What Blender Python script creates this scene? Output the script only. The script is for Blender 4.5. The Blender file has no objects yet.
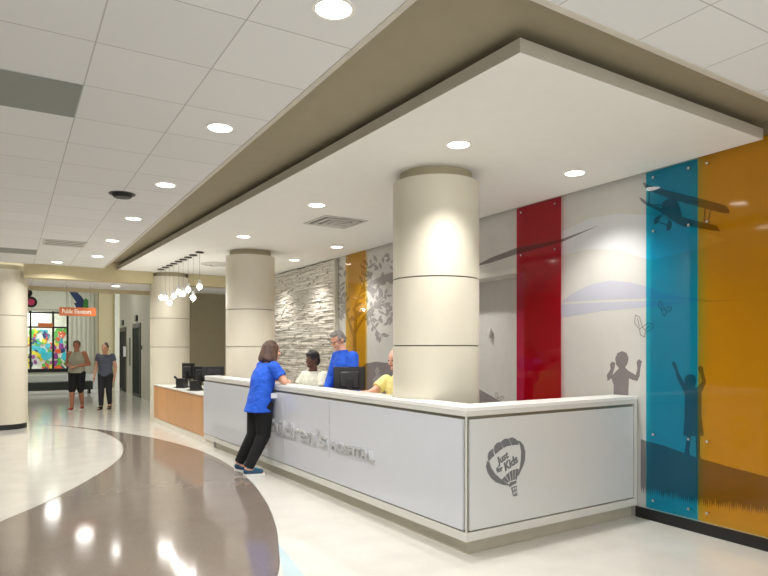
import bpy, bmesh, math, random
from mathutils import Vector, Matrix
random.seed(7)
C = bpy.context.scene.collection
V = Vector
# ---------- survey: turns a position measured in the photograph into a place on a known plane
TH = math.radians(30.9); SN, CS = math.sin(TH), math.cos(TH)
CAM = V((0, 0, 1.55)); FPX = 625.0; HZ = 348.0
def ray(x, y):
    u = (x-384)/FPX
    return V((SN+CS*u, CS-SN*u, (HZ-y)/FPX))
def atz(x, y, z):
    d = ray(x, y); t = (z-1.55)/d.z
    return V((t*d.x, t*d.y, z))
def atX(x, y, X):
    d = ray(x, y); return CAM + d*(X/d.x)
def atY(x, y, Y):
    d = ray(x, y); return CAM + d*(Y/d.y)
# ---------- materials
def lin(c):
    return tuple(((v/255)/12.92 if v/255 <= .04045 else ((v/255+.055)/1.055)**2.4) for v in c)
def mat(name, rgb, rough=.6, metal=0, spec=.5, noise=.04, nscale=8, bump=0, bscale=60, emit=0, coat=0, stretch=None, detail=3):
    m = bpy.data.materials.new(name); m.use_nodes = True
    nt = m.node_tree; b = nt.nodes['Principled BSDF']
    b.inputs['Roughness'].default_value = rough; b.inputs['Metallic'].default_value = metal
    b.inputs['Specular IOR Level'].default_value = spec
    b.inputs['Coat Weight'].default_value = coat
    c = lin(rgb)
    tc = nt.nodes.new('ShaderNodeTexCoord'); mp = nt.nodes.new('ShaderNodeMapping')
    nt.links.new(tc.outputs['Object'], mp.inputs['Vector'])
    if stretch: mp.inputs['Scale'].default_value = stretch
    n = nt.nodes.new('ShaderNodeTexNoise'); n.inputs['Scale'].default_value = nscale; n.inputs['Detail'].default_value = detail
    nt.links.new(mp.outputs[0], n.inputs['Vector'])
    r = nt.nodes.new('ShaderNodeValToRGB')
    r.color_ramp.elements[0].position = .3; r.color_ramp.elements[1].position = .7
    r.color_ramp.elements[0].color = (*[max(0, v*(1-noise)) for v in c], 1)
    r.color_ramp.elements[1].color = (*[min(1, v*(1+noise)) for v in c], 1)
    nt.links.new(n.outputs['Fac'], r.inputs['Fac']); nt.links.new(r.outputs[0], b.inputs['Base Color'])
    if bump:
        n2 = nt.nodes.new('ShaderNodeTexNoise'); n2.inputs['Scale'].default_value = bscale; n2.inputs['Detail'].default_value = 4
        nt.links.new(tc.outputs['Object'], n2.inputs['Vector'])
        bp = nt.nodes.new('ShaderNodeBump'); bp.inputs['Strength'].default_value = bump; bp.inputs['Distance'].default_value = .01 if bscale > 30 else .05
        nt.links.new(n2.outputs['Fac'], bp.inputs['Height']); nt.links.new(bp.outputs[0], b.inputs['Normal'])
    if emit:
        b.inputs['Emission Color'].default_value = (*c, 1); b.inputs['Emission Strength'].default_value = emit
    return m
def tint(name, rgb, gloss=.9):
    m = bpy.data.materials.new(name); m.use_nodes = True; nt = m.node_tree
    nt.nodes.remove(nt.nodes['Principled BSDF']); out = nt.nodes['Material Output']
    t = nt.nodes.new('ShaderNodeBsdfTransparent'); t.inputs[0].default_value = (*rgb, 1)
    g = nt.nodes.new('ShaderNodeBsdfGlossy'); g.inputs['Roughness'].default_value = .06
    g.inputs[0].default_value = (gloss, gloss, gloss, 1)
    f = nt.nodes.new('ShaderNodeFresnel'); f.inputs[0].default_value = 1.45
    x = nt.nodes.new('ShaderNodeMixShader')
    ge = nt.nodes.new('ShaderNodeNewGeometry'); mt = nt.nodes.new('ShaderNodeMath'); mt.operation = 'MULTIPLY_ADD'; mt.inputs[1].default_value = -1; mt.inputs[2].default_value = 1
    nt.links.new(ge.outputs['Backfacing'], mt.inputs[0]); mm = nt.nodes.new('ShaderNodeMath'); mm.operation = 'MULTIPLY'
    nt.links.new(f.outputs[0], mm.inputs[0]); nt.links.new(mt.outputs[0], mm.inputs[1])
    nt.links.new(mm.outputs[0], x.inputs[0]); nt.links.new(t.outputs[0], x.inputs[1]); nt.links.new(g.outputs[0], x.inputs[2])
    nt.links.new(x.outputs[0], out.inputs[0]); return m
def terrazzo(name, rgb, chips, rough=.1, scale=90, amt=.5):
    m = mat(name, rgb, rough, noise=.05, nscale=3); nt = m.node_tree; b = nt.nodes['Principled BSDF']
    tc = nt.nodes['Texture Coordinate']; vo = nt.nodes.new('ShaderNodeTexVoronoi'); vo.inputs['Scale'].default_value = scale
    nt.links.new(tc.outputs['Object'], vo.inputs['Vector'])
    lt = nt.nodes.new('ShaderNodeMath'); lt.operation = 'LESS_THAN'; lt.inputs[1].default_value = .28
    nt.links.new(vo.outputs['Distance'], lt.inputs[0])
    mu = nt.nodes.new('ShaderNodeMath'); mu.operation = 'MULTIPLY'; mu.inputs[1].default_value = amt
    nt.links.new(lt.outputs[0], mu.inputs[0])
    mx = nt.nodes.new('ShaderNodeMixRGB'); mx.inputs[2].default_value = (*lin(chips), 1)
    src = b.inputs['Base Color'].links[0].from_socket
    nt.links.new(mu.outputs[0], mx.inputs[0]); nt.links.new(src, mx.inputs[1]); nt.links.new(mx.outputs[0], b.inputs['Base Color'])
    return m
def tilemat(name, rgb, line, ox, oy, w=.605, h=.62):
    m = mat(name, rgb, .9, noise=.02, spec=.1); nt = m.node_tree; b = nt.nodes['Principled BSDF']
    tc = nt.nodes['Texture Coordinate']; mp = nt.nodes.new('ShaderNodeMapping'); mp.vector_type = 'TEXTURE'
    mp.inputs['Location'].default_value = (ox, oy, 0); nt.links.new(tc.outputs['Object'], mp.inputs['Vector'])
    br = nt.nodes.new('ShaderNodeTexBrick'); br.offset = 0; br.squash = 1
    br.inputs['Scale'].default_value = 1; br.inputs['Brick Width'].default_value = w; br.inputs['Row Height'].default_value = h
    br.inputs['Mortar Size'].default_value = .004; br.inputs['Mortar Smooth'].default_value = .1
    c = lin(rgb); br.inputs['Color1'].default_value = (*c, 1); br.inputs['Color2'].default_value = (*[v*.96 for v in c], 1)
    br.inputs['Mortar'].default_value = (*lin(line), 1)
    nt.links.new(mp.outputs[0], br.inputs['Vector']); nt.links.new(br.outputs['Color'], b.inputs['Base Color']); return m
def planks(name):
    m = mat(name, (214, 160, 105), .35, noise=.12, nscale=6, stretch=(14, 14, .7)); nt = m.node_tree; b = nt.nodes['Principled BSDF']
    tc = nt.nodes['Texture Coordinate']; se = nt.nodes.new('ShaderNodeSeparateXYZ'); nt.links.new(tc.outputs['Object'], se.inputs[0])
    mu = nt.nodes.new('ShaderNodeMath'); mu.operation = 'MULTIPLY'; mu.inputs[1].default_value = 1.6; nt.links.new(se.outputs[1], mu.inputs[0])
    fl = nt.nodes.new('ShaderNodeMath'); fl.operation = 'FLOOR'; nt.links.new(mu.outputs[0], fl.inputs[0])
    wn = nt.nodes.new('ShaderNodeTexWhiteNoise'); wn.noise_dimensions = '1D'; nt.links.new(fl.outputs[0], wn.inputs['W'])
    mr = nt.nodes.new('ShaderNodeMapRange'); mr.inputs['To Min'].default_value = .86; mr.inputs['To Max'].default_value = 1.08
    nt.links.new(wn.outputs['Value'], mr.inputs['Value'])
    mx = nt.nodes.new('ShaderNodeMixRGB'); mx.blend_type = 'MULTIPLY'; mx.inputs[0].default_value = 1
    src = b.inputs['Base Color'].links[0].from_socket
    nt.links.new(src, mx.inputs[1]); nt.links.new(mr.outputs[0], mx.inputs[2]); nt.links.new(mx.outputs[0], b.inputs['Base Color'])
    return m
M = dict(
 floor=terrazzo('pale_terrazzo', (214, 211, 203), (190, 186, 176), .11, 110, .35),
 brown=terrazzo('brown_terrazzo', (122, 111, 102), (164, 156, 148), .10, 120, .45),
 bluefl=terrazzo('blue_terrazzo', (186, 206, 210), (206, 218, 218), .09, 110, .35),
 seam=mat('zinc_strip', (150, 145, 135), .3, 1),
 tile=tilemat('ceiling_tile', (232, 232, 230), (190, 189, 185), .385, .48),
 gyp=mat('white_gypsum', (240, 239, 233), .85, noise=.01),
 lip=mat('ceiling_angle', (206, 200, 186), .6),
 taupe=mat('taupe_paint', (160, 151, 126), .85, noise=.02),
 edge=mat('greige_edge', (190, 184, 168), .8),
 beam=mat('tan_paint', (196, 184, 148), .85, noise=.02),
 cream=mat('cream_panel', (214, 208, 190), .55, noise=.02, nscale=2),
 joint=mat('column_joint', (110, 102, 86), .7),  # darker colour for the floor of the column grooves
 neck=mat('column_neck', (176, 166, 138), .8),
 wall=mat('pale_wall', (203, 201, 195), .8, noise=.02),
 wallg=mat('elevator_wall', (190, 188, 174), .8, noise=.02),
 stone=mat('ledge_stone', (222, 217, 206), .85, noise=.10, nscale=9, bump=.25, bscale=45),
 grout=mat('stone_backing', (58, 52, 44), .9),
 black=mat('black_rubber', (26, 25, 25), .45),
 blackp=mat('black_plastic', (24, 24, 26), .35),
 screen=mat('screen_back', (44, 44, 47), .4),
 doorm=mat('door_black', (14, 13, 13), .6, spec=.2), dark=mat('dark_metal', (52, 48, 44), .4, .6),
 elev=mat('elevator_steel', (74, 68, 62), .4, .3),
 chrome=mat('chrome', (215, 215, 215), .15, 1),
 steel=mat('brushed_steel', (208, 210, 212), .35, .45, noise=.06, nscale=40),
 frame=mat('counter_frame', (212, 210, 202), .4, noise=.02),
 reveal=mat('reveal_metal', (138, 134, 118), .35, .5),
 top=mat('solid_surface', (240, 239, 235), .25, noise=.01),
 panel=mat('panel_glass', (206, 209, 215), .22, noise=.008, coat=.3),
 panelr=mat('panel_glass_warm', (208, 209, 207), .22, noise=.008, coat=.3),
 toe=mat('toe_kick', (184, 178, 158), .4),
 wood=planks('honey_veneer'),
 base=mat('white_plinth', (228, 222, 208), .4),
 logo=mat('logo_grey', (112, 112, 114), .5),
 decal=mat('decal_grey', (128, 120, 120), .7, noise=.03),
 decal2=mat('decal_light_grey', (154, 150, 147), .7, noise=.03),
 sky=mat('decal_lavender', (184, 184, 196), .7, noise=.02, nscale=2),
 sky2=mat('decal_pale', (212, 213, 215), .7, noise=.01),
 blueg=tint('blue_acrylic', (.10, .75, .87)), red=tint('red_acrylic', (.85, .19, .33)),
 orange=tint('orange_acrylic', (.95, .77, .24)), amber=tint('amber_acrylic', (.95, .79, .30)),
 glass=tint('clear_glass', (.96, .98, .97)),
 lens=mat('lamp_lens', (255, 250, 240), .5, emit=14),
 bulb=mat('globe_glow', (255, 246, 226), .3, emit=5),
 grey=mat('grey_panel', (140, 142, 136), .6, noise=.02), vent=mat('vent_white', (205, 203, 196), .5), slot=mat('vent_slot', (120, 118, 112), .7),
 sign=mat('orange_sign', (208, 116, 62), .5), white=mat('white_print', (245, 242, 235), .6),
 wire=mat('wire', (150, 148, 140), .4, .5), bench=mat('bench_dark', (38, 46, 42), .5), ledge=mat('pale_ledge', (196, 200, 196), .5),
 flute=mat('fluted_wall', (214, 216, 200), .7), paper=mat('paper', (235, 236, 240), .7),
 skin=mat('skin_light', (226, 170, 142), .5, noise=.04, nscale=12), skin2=mat('skin_dark', (98, 62, 48), .45, noise=.05, nscale=12),
 skin3=mat('skin_pink', (232, 176, 154), .5, noise=.04), tan=mat('skin_tanned', (176, 118, 90), .5),
 eyew=mat('eye', (60, 48, 42), .2), lips=mat('lips', (160, 84, 76), .5),
 bluec=mat('royal_blue_cloth', (30, 92, 214), .75, noise=.14, nscale=6, bump=.6, bscale=14), navy=mat('dark_lining', (26, 32, 62), .8),
 blackc=mat('black_cloth', (20, 20, 23), .85, noise=.2, nscale=6), whitec=mat('cream_cloth', (232, 232, 214), .8, noise=.05, bump=.4, bscale=18),
 yellow=mat('yellow_cloth', (238, 226, 148), .8, noise=.06, bump=.4, bscale=18), greyc=mat('grey_green_cloth', (168, 166, 146), .8, noise=.05),
 slate=mat('slate_blouse', (92, 98, 116), .8, noise=.25, nscale=30), jean=mat('charcoal_trousers', (46, 46, 50), .85),
 brownh=mat('brown_hair', (84, 62, 50), .5, noise=.6, nscale=14, stretch=(3, 3, .6)), greyh=mat('grey_hair', (140, 136, 132), .6, noise=.3, nscale=30),
 blackh=mat('black_hair', (34, 26, 24), .6, noise=.2), sole=mat('white_sole', (228, 228, 224), .6), teal=mat('teal_shoe', (24, 74, 104), .6, noise=.4, nscale=50),
 cyan=mat('cyan_trim', (40, 168, 200), .5), redc=mat('red_shoe', (178, 36, 42), .6), pink=mat('pink_art', (222, 64, 120), .5),
 inkb=mat('blue_art', (52, 74, 132), .5), green=mat('green_art', (72, 156, 74), .5),
 ard=[mat('mural_%d' % i, c, .6, noise=.15, nscale=5) for i, c in enumerate([(60, 190, 214), (236, 214, 40), (96, 186, 70), (226, 92, 40), (150, 60, 150), (30, 70, 120), (240, 240, 230)])],
)
# ---------- mesh helpers
def nb(): return bmesh.new()
def box(bm, x0, x1, y0, y1, z0, z1, mi=0):
    vs = [bm.verts.new((x, y, z)) for z in (z0, z1) for x, y in ((x0, y0), (x1, y0), (x1, y1), (x0, y1))]
    for f in ((3, 2, 1, 0), (4, 5, 6, 7), (0, 1, 5, 4), (1, 2, 6, 5), (2, 3, 7, 6), (3, 0, 4, 7)):
        bm.faces.new([vs[i] for i in f]).material_index = mi
def prism(bm, pts, vec, mi=0):
    """closed outline pts (3D) extruded by vec"""
    vec = V(vec); a = [bm.verts.new(p) for p in pts]; b = [bm.verts.new(V(p)+vec) for p in pts]
    n = len(pts); fs = [bm.faces.new(a[::-1]), bm.faces.new(b)]
    for i in range(n): fs.append(bm.faces.new((a[i], a[(i+1) % n], b[(i+1) % n], b[i])))
    for f in fs: f.material_index = mi
def cyl(bm, p0, p1, r0, r1=None, n=24, mi=0, smooth=True):
    p0, p1 = V(p0), V(p1); r1 = r0 if r1 is None else r1; d = (p1-p0).normalized()
    a = d.orthogonal().normalized(); b = d.cross(a)
    R = [[bm.verts.new(p+(a*math.cos(2*math.pi*i/n)+b*math.sin(2*math.pi*i/n))*r) for i in range(n)] for p, r in ((p0, r0), (p1, r1))]
    for i in range(n):
        f = bm.faces.new((R[0][i], R[0][(i+1) % n], R[1][(i+1) % n], R[1][i])); f.smooth = smooth; f.material_index = mi
    bm.faces.new(R[0][::-1]).material_index = mi; bm.faces.new(R[1]).material_index = mi
def tube(bm, pts, r, n=8, mi=0):
    pts = [V(p) for p in pts]; rings = []
    for i, p in enumerate(pts):
        d = (pts[min(i+1, len(pts)-1)]-pts[max(i-1, 0)]).normalized(); up = V((0, 0, 1)) if abs(d.z) < .95 else V((1, 0, 0))
        a = d.cross(up).normalized(); b = d.cross(a)
        rings.append([bm.verts.new(p+(a*math.cos(2*math.pi*k/n)+b*math.sin(2*math.pi*k/n))*r) for k in range(n)])
    for q in range(len(rings)-1):
        for k in range(n):
            f = bm.faces.new((rings[q][k], rings[q][(k+1) % n], rings[q+1][(k+1) % n], rings[q+1][k])); f.smooth = True; f.material_index = mi
    bm.faces.new(rings[0][::-1]); bm.faces.new(rings[-1])
def lathe(bm, prof, c=(0, 0), n=48, mi=None, ring=False):
    if ring: prof = prof+[prof[0]]
    rings = [[bm.verts.new((c[0]+r*math.cos(2*math.pi*k/n), c[1]+r*math.sin(2*math.pi*k/n), z)) for k in range(n)] for r, z in prof]
    for q in range(len(rings)-1):
        for k in range(n):
            f = bm.faces.new((rings[q][k], rings[q][(k+1) % n], rings[q+1][(k+1) % n], rings[q+1][k])); f.smooth = True
            if mi: f.material_index = mi[q]
    if ring: bmesh.ops.remove_doubles(bm, verts=bm.verts[:], dist=1e-6)
    else: bm.faces.new(rings[0][::-1]); bm.faces.new(rings[-1])
def ball(bm, c, r, u=16, v=10, rot=None):
    r = (r, r, r) if isinstance(r, (int, float)) else r
    m = Matrix.Translation(V(c)) @ (rot or Matrix()) @ Matrix.Diagonal((*r, 1))
    res = bmesh.ops.create_uvsphere(bm, u_segments=u, v_segments=v, radius=1, matrix=m)
    for vv in res['verts']:
        for f in vv.link_faces: f.smooth = True
def obj(name, bm, m, parent=None, bevel=0, loc=None):
    bmesh.ops.recalc_face_normals(bm, faces=bm.faces[:])
    me = bpy.data.meshes.new(name); bm.to_mesh(me); bm.free(); me.set_sharp_from_angle(angle=math.radians(42))
    for x in (m if isinstance(m, (list, tuple)) else [m]): me.materials.append(M[x] if isinstance(x, str) else x)
    o = bpy.data.objects.new(name, me); C.objects.link(o)
    if bevel:
        b = o.modifiers.new('bevel', 'BEVEL'); b.width = bevel; b.segments = 2; b.limit_method = 'ANGLE'
    if loc is not None: o.location = loc
    if parent:
        o.parent = parent
        if loc is None: me.transform(parent.matrix_basis.inverted())
    elif loc is None and len(me.vertices):          # origin at the base of the mesh
        cs = [v.co for v in me.vertices]; c = V(((min(v.x for v in cs)+max(v.x for v in cs))/2, (min(v.y for v in cs)+max(v.y for v in cs))/2, min(v.z for v in cs)))
        me.transform(Matrix.Translation(-c)); o.location = c
    return o
def tag(o, label=None, cat=None, group=None, kind=None):
    for k, v in (('label', label), ('category', cat), ('group', group), ('kind', kind)):
        if v: o[k] = v
    return o
def thing(name, label, cat, loc=(0, 0, 0), rz=0, group=None):
    o = bpy.data.objects.new(name, None); C.objects.link(o); o.empty_display_size = .1
    o.location = loc; o.rotation_euler = (0, 0, rz)
    o.matrix_basis = Matrix.Translation(V(loc)) @ Matrix.Rotation(rz, 4, 'Z')
    return tag(o, label, cat, group)
def struct(name, bm, m, bevel=0):
    """setting: coordinates stay in world space so that patterns register"""
    bmesh.ops.recalc_face_normals(bm, faces=bm.faces[:])
    me = bpy.data.meshes.new(name); bm.to_mesh(me); bm.free()
    for x in (m if isinstance(m, (list, tuple)) else [m]): me.materials.append(M[x] if isinstance(x, str) else x)
    o = bpy.data.objects.new(name, me); C.objects.link(o); o['kind'] = 'structure'
    if bevel:
        b = o.modifiers.new('bevel', 'BEVEL'); b.width = bevel; b.segments = 2; b.limit_method = 'ANGLE'
    return o
def dup(root, loc, label=None):
    r = root.copy(); C.objects.link(r); r.location = loc
    if label: r['label'] = label
    for ch in list(root.children):
        c = ch.copy(); C.objects.link(c); c.parent = r
    return r
def strip(bm, pts, w, off, nrm, mi=0):
    """flat ribbon in a plane with normal nrm"""
    nrm = V(nrm)
    for i in range(len(pts)-1):
        a, b = V(pts[i]), V(pts[i+1]); d = (b-a)
        if d.length < 1e-6: continue
        w0, w1 = (w, w) if not isinstance(w, list) else (w[i], w[i+1])
        s = d.normalized().cross(nrm)
        prism(bm, [a+s*w0/2, b+s*w1/2, b-s*w1/2, a-s*w0/2], nrm*(off+.00002*i), mi)

# ================= SETTING =================
HC, HS = 3.15, 3.135
XW, YE = 4.96, 15.6
b = nb(); box(b, -6, 6.2, -3, 31, -.1, 0); struct('floor', b, 'floor')
def smooth_curve(pts, k=6):
    out = []
    for i in range(len(pts)-1):
        p0, p1, p2, p3 = pts[max(i-1, 0)], pts[i], pts[i+1], pts[min(i+2, len(pts)-1)]
        for j in range(k):
            t = j/k; out.append(.5*((2*p1)+(-p0+p2)*t+(2*p0-5*p1+4*p2-p3)*t*t+(-p0+3*p1-3*p2+p3)*t**3))
    return out+[pts[-1]]
outer = smooth_curve([V(p) for p in ((.62, 14.3), (.932, 13.917), (1.50, 12.9), (2.05, 11.5), (2.393, 10.007), (2.5, 8.767), (2.432, 7.297), (2.228, 6.094), (1.992, 5.187), (1.801, 4.624), (1.558, 4.019), (1.05, 3.2), (.2, 2.4), (-1.2, 1.9))])
inner = smooth_curve([V(p) for p in ((-3.2, 2.6), (-1.6, 4.3), (-.7, 5.5), (-.076, 6.534), (.271, 7.075), (.72, 7.932), (1.17, 8.983), (1.446, 9.99), (1.565, 11.282), (1.40, 12.75), (.90, 13.9), (.62, 14.3))])
b = nb(); prism(b, [(p.x, p.y, .0) for p in outer+inner[:-1]], (0, 0, .0012)); struct('floor_brown', b, 'brown')
b = nb(); strip(b, [(p.x, p.y, .0) for p in outer], .006, .0018, (0, 0, 1)); strip(b, [(p.x, p.y, .0) for p in inner], .006, .0018, (0, 0, 1)); struct('trim_floor_strip', b, 'seam')
b = nb(); prism(b, [(1.83, 4.70, 0), (1.72, 3.92, 0), (1.45, 2.6, 0), (.9, 2.6, 0), (1.593, 3.998, 0)], (0, 0, .0009)); struct('floor_blue', b, 'bluefl')
# ceilings
b = nb()
CO = [V((1.60, 2.097)), V((4.96, 2.225)), V((4.96, 13.65)), V((1.635, 13.65))]      # recess over the desk
def slab(bm, pts, z0, z1): prism(bm, [(p[0], p[1], z0) for p in pts], (0, 0, z1-z0))
slab(b, [(-6, -3), (6.2, -3), (6.2, 2.27), (1.60, 2.097), (-6, 2.097)], HC, HC+.1)
slab(b, [(-6, 2.097), (1.60, 2.097), (1.635, 13.65), (-6, 13.65)], HC, HC+.1)
struct('ceiling', b, 'tile')
b = nb(); box(b, 1.5, 5, 2.0, 14.6, 3.28, 3.32); struct('ceiling_recess', b, 'taupe')
b = nb()
prism(b, [(1.60, 2.097, HC-.006), (1.635, 13.65, HC-.006), (1.60, 13.65, HC-.006), (1.565, 2.06, HC-.006)], (0, 0, .14))
prism(b, [(1.565, 2.06, HC-.006), (4.96, 2.185, HC-.006), (4.96, 2.225, HC-.006), (1.60, 2.097, HC-.006)], (0, 0, .14))
struct('trim_1', b, 'lip')
b = nb(); slab(b, [(2.347, 2.50), (4.909, 2.594), (4.959, 13.64), (1.872, 13.64)], HS, HS+.08)
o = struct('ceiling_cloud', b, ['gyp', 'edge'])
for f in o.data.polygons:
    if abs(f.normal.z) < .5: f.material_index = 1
b = nb(); box(b, .22, 2.56, 13.65, 13.95, 2.895, 3.6); box(b, 3.29, 5, 13.65, 13.95, 2.895, 3.6); box(b, -6, -.5, 13.65, 13.95, 2.895, 3.3); struct('trim_beam', b, 'beam')
b = nb(); box(b, -6, 6.2, 13.95, YE, 2.9, 3.0); struct('ceiling_passage', b, 'tile')
b = nb(); box(b, -6, 3.49, YE, YE+.2, 2.82, 4.3); struct('trim_header', b, 'beam')
b = nb(); box(b, -6, 6.2, YE+.2, 31, 4.3, 4.4); struct('ceiling_lobby', b, 'gyp')
# walls
b = nb(); box(b, -6.1, -6, -3, 31, 0, 4.4); struct('wall_left', b, 'wall')
b = nb()
D0, D1, DZ = 5.22, 6.6, 2.46      # shallow doorway recess behind the round column
box(b, XW, XW+.5, -3, D0, 0, 3.17); box(b, XW, XW+.5, D1, YE, 0, 3.17); box(b, XW, XW+.5, D0, D1, DZ, 3.17); box(b, XW+.3, XW+.5, D0, D1, 0, DZ)
struct('wall_right', b, 'wall')
b = nb(); box(b, XW, XW+.5, -3, 14, 3.17, 3.5); struct('wall_right_upper', b, 'taupe')
b = nb(); box(b, XW-.02, XW+.3, D0, D1, DZ-.06, DZ); box(b, XW-.02, XW+.02, D1, D1+.06, 0, DZ); struct('trim_doorway', b, 'frame')
b = nb(); box(b, 3.49, 6.2, YE, YE+.15, 0, 3.0); struct('wall_passage', b, 'taupe')
b = nb(); box(b, 3.49, 3.7, YE+.15, 24.8, 0, 4.3); struct('wall_elevator', b, 'wallg')
b = nb(); box(b, XW-.018, XW, -3, 3.75, 0, .095); struct('baseboard_right', b, 'black')
b = nb(); box(b, 3.475, 3.49, YE+.2, 17.9, 0, .1); box(b, 3.475, 3.49, 20.6, 21.9, 0, .1); box(b, 3.475, 3.49, 24.2, 24.8, 0, .1); struct('baseboard_elevator', b, 'black')
# stone cladding
b = nb(); y0, y1 = 9.90, 13.6; box(b, XW-.02, XW-.001, y0, y1, 0, 3.13, 1)
z = .0
while z < 3.1:
    h = min(random.choice((.025, .032, .04, .05)), 3.13-z); y = y0+.01
    while y < y1-.02:
        w = min(random.uniform(.12, .45), y1-y); d = random.uniform(.01, .05)
        vs = len(b.verts); box(b, XW-.02-d, XW-.02, y+.004, y+w-.004, z+.0035, z+h-.0035, 0)
        b.verts.ensure_lookup_table()
        for v in b.verts[vs:]:
            if v.co.x < XW-.021: v.co += V((random.uniform(-.005, .005), random.uniform(-.003, .003), random.uniform(-.002, .002)))
        y += w
    z += h
struct('wall_stone', b, ['stone', 'grout'])
b = nb(); box(b, XW-.07, XW, 9.86, 9.90, 0, 3.13); struct('trim_2', b, 'lip')

# columns
def column(name, x, y, r, label, base=True):
    t = thing(name, label, 'column', (x, y, 0))
    b = nb(); prof = [(r, .1 if base else 0)]
    for jz in (1.57, 2.17): prof += [(r, jz-.006), (r-.012, jz-.005), (r-.012, jz+.005), (r, jz+.006)]
    prof += [(r, 3.045), (r-.06, 3.045)]
    lathe(b, prof, (x, y), 64, [0]+[0, 1, 0, 0]*2+[0]); obj('shaft', b, ['cream', 'joint'], t)
    b = nb(); lathe(b, [(r-.065, 3.04), (r-.065, HS-.001)], (x, y), 64); obj('neck', b, 'neck', t)
    if base: b = nb(); lathe(b, [(r-.015, 0), (r-.015, .1)], (x, y), 64); obj('column_base', b, 'black', t)
    return t
column('round_column', 3.363, 4.69, .395, 'large cream round column rising behind the near corner of the reception counter')
column('round_column', 3.40, 9.97, .395, 'cream round column behind the woman leaning on the counter')
column('round_column', 2.933, 13.80, .40, 'distant cream round column behind the hanging globe lights and wooden desk', False)
column('round_column', -.127, 14.18, .43, 'cream round column with black base at the left edge of the lobby')

# ================= RECEPTION DESK =================
RD = math.radians(2.0)
C0 = V((2.899, 3.66, 0)); A = V((-math.sin(RD), math.cos(RD), 0)); B = V((math.cos(RD), math.sin(RD), 0)); Z = V((0, 0, 1))
def dk(a, bb, z): return C0+A*a+B*bb+Z*z      # a: along the long front, bb: into the desk / along the short side
def dbox(bm, a0, a1, b0, b1, z0, z1, mi=0):
    prism(bm, [dk(a0, b0, z0), dk(a1, b0, z0), dk(a1, b1, z0), dk(a0, b1, z0)], Z*(z1-z0), mi)
def onlong(x, y, off=0):
    d = ray(x, y); n = B; t = (C0+B*off-CAM).dot(n)/d.dot(n); return CAM+d*t
def onshort(x, y, off=0):
    d = ray(x, y); t = (C0+A*off-CAM).dot(A)/d.dot(A); return CAM+d*t
LD = 6.45; SD = 2.05
desk = thing('reception_desk', 'long white L-shaped reception counter with grey balloon emblem and raised lettering', 'reception desk', C0, RD)
b = nb(); dbox(b, .05, LD-.45, .05, .15, 0, .11); dbox(b, .05, .15, .15, SD-.02, 0, .11); obj('toe_kick', b, 'toe', desk)
b = nb(); dbox(b, .02, LD, .02, .14, .108, 1.05); dbox(b, .02, .14, .14, SD, .108, 1.05); obj('counter_wall', b, 'reveal', desk)
b = nb()
dbox(b, 0, LD-.0, 0, .05, .108, .175); dbox(b, 0, .05, .05, SD, .108, .175)                     # lower bands
dbox(b, 0, LD-.05, 0, .05, 1.04, 1.082); dbox(b, 0, .05, .05, SD, 1.04, 1.082)                   # upper bands
dbox(b, .0, .012, .0, .012, .17, 1.05); dbox(b, 0, .05, SD-.045, SD, .17, 1.045)
obj('counter_frame', b, 'frame', desk, .002)
b = nb()
for a0, a1 in ((.040, 3.28), (3.284, LD+.01)): dbox(b, a0, a1, 0, .02, .188, 1.016)
obj('front_panel', b, 'panel', desk)
b = nb(); dbox(b, 0, .02, .040, SD-.062, .188, 1.016); obj('side_panel', b, 'panelr', desk)
# worktop with a notch around the column
def arc(cx, cy, r, a0, a1, n=18): return [V((cx+r*math.cos(math.radians(a0+(a1-a0)*i/n)), cy+r*math.sin(math.radians(a0+(a1-a0)*i/n)), 0)) for i in range(n+1)]
TW = .24
xo = dk(1.0, TW, 0).x
dxn = 3.363-dk(1.03, TW, 0).x; an = math.degrees(math.acos(min(1, dxn/.405)))
pts = [dk(-.004, -.004, 0), dk(-.004, SD, 0), dk(TW, SD, 0)]
pts += [dk(TW, TW, 0)]
pts += arc(3.363, 4.69, .405, 180+an, 180-an)
pts += [dk(LD-.06, TW, 0), dk(LD-.06, -.004, 0)]
b = nb(); prism(b, [p+Z*1.078 for p in pts], Z*.03); obj('countertop', b, 'top', desk, .003)
# inner work surface and its end supports
b = nb(); dbox(b, 1.6, LD-.1, .14, .78, .73, .76); obj('work_surface', b, 'top', desk, .003)
for a_ in (1.6, LD-.13): b = nb(); dbox(b, a_, a_+.03, .14, .72, .0, .729); obj('support_panel', b, 'base', desk)
def text_mesh(s, m, parent, fn, ext, size=1, name='lettering', bold=0, part_label=None, sx=1):
    """fn maps local (x right, y up, z out) to world"""
    cu = bpy.data.curves.new('t', 'FONT'); cu.body = s; cu.size = size; cu.extrude = ext; cu.offset = bold; cu.resolution_u = 4
    o = bpy.data.objects.new('t', cu); C.objects.link(o)
    me = bpy.data.meshes.new_from_object(o.evaluated_get(bpy.context.evaluated_depsgraph_get()))
    bpy.data.objects.remove(o); bpy.data.curves.remove(cu)
    for v in me.vertices: v.co = fn(v.co)
    me.materials.clear(); me.materials.append(M[m]); me.name = name
    o = bpy.data.objects.new(name, me); C.objects.link(o); o.parent = parent
    if parent: me.transform(parent.matrix_basis.inverted())
    if part_label: o['label'] = part_label
    return o
def longtext(s, x0p, x1p, h, z0, label):
    """text whose ends meet the photographed ends on the long front"""
    a0 = (onlong(*x0p)-C0).dot(A); a1 = (onlong(*x1p)-C0).dot(A)
    cu = bpy.data.curves.new('t', 'FONT'); cu.body = s; cu.size = h; o = bpy.data.objects.new('t', cu); C.objects.link(o)
    bpy.context.view_layer.update(); w = o.dimensions.x; bpy.data.objects.remove(o)
    k = (a0-a1)/w
    return text_mesh(s, 'steel', desk, lambda c: dk(a0-c.x*k, -.012-c.z, z0+c.y), .012, h, 'raised_lettering', .004, label)
zb = onlong(325.2, 446.5).z
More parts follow.
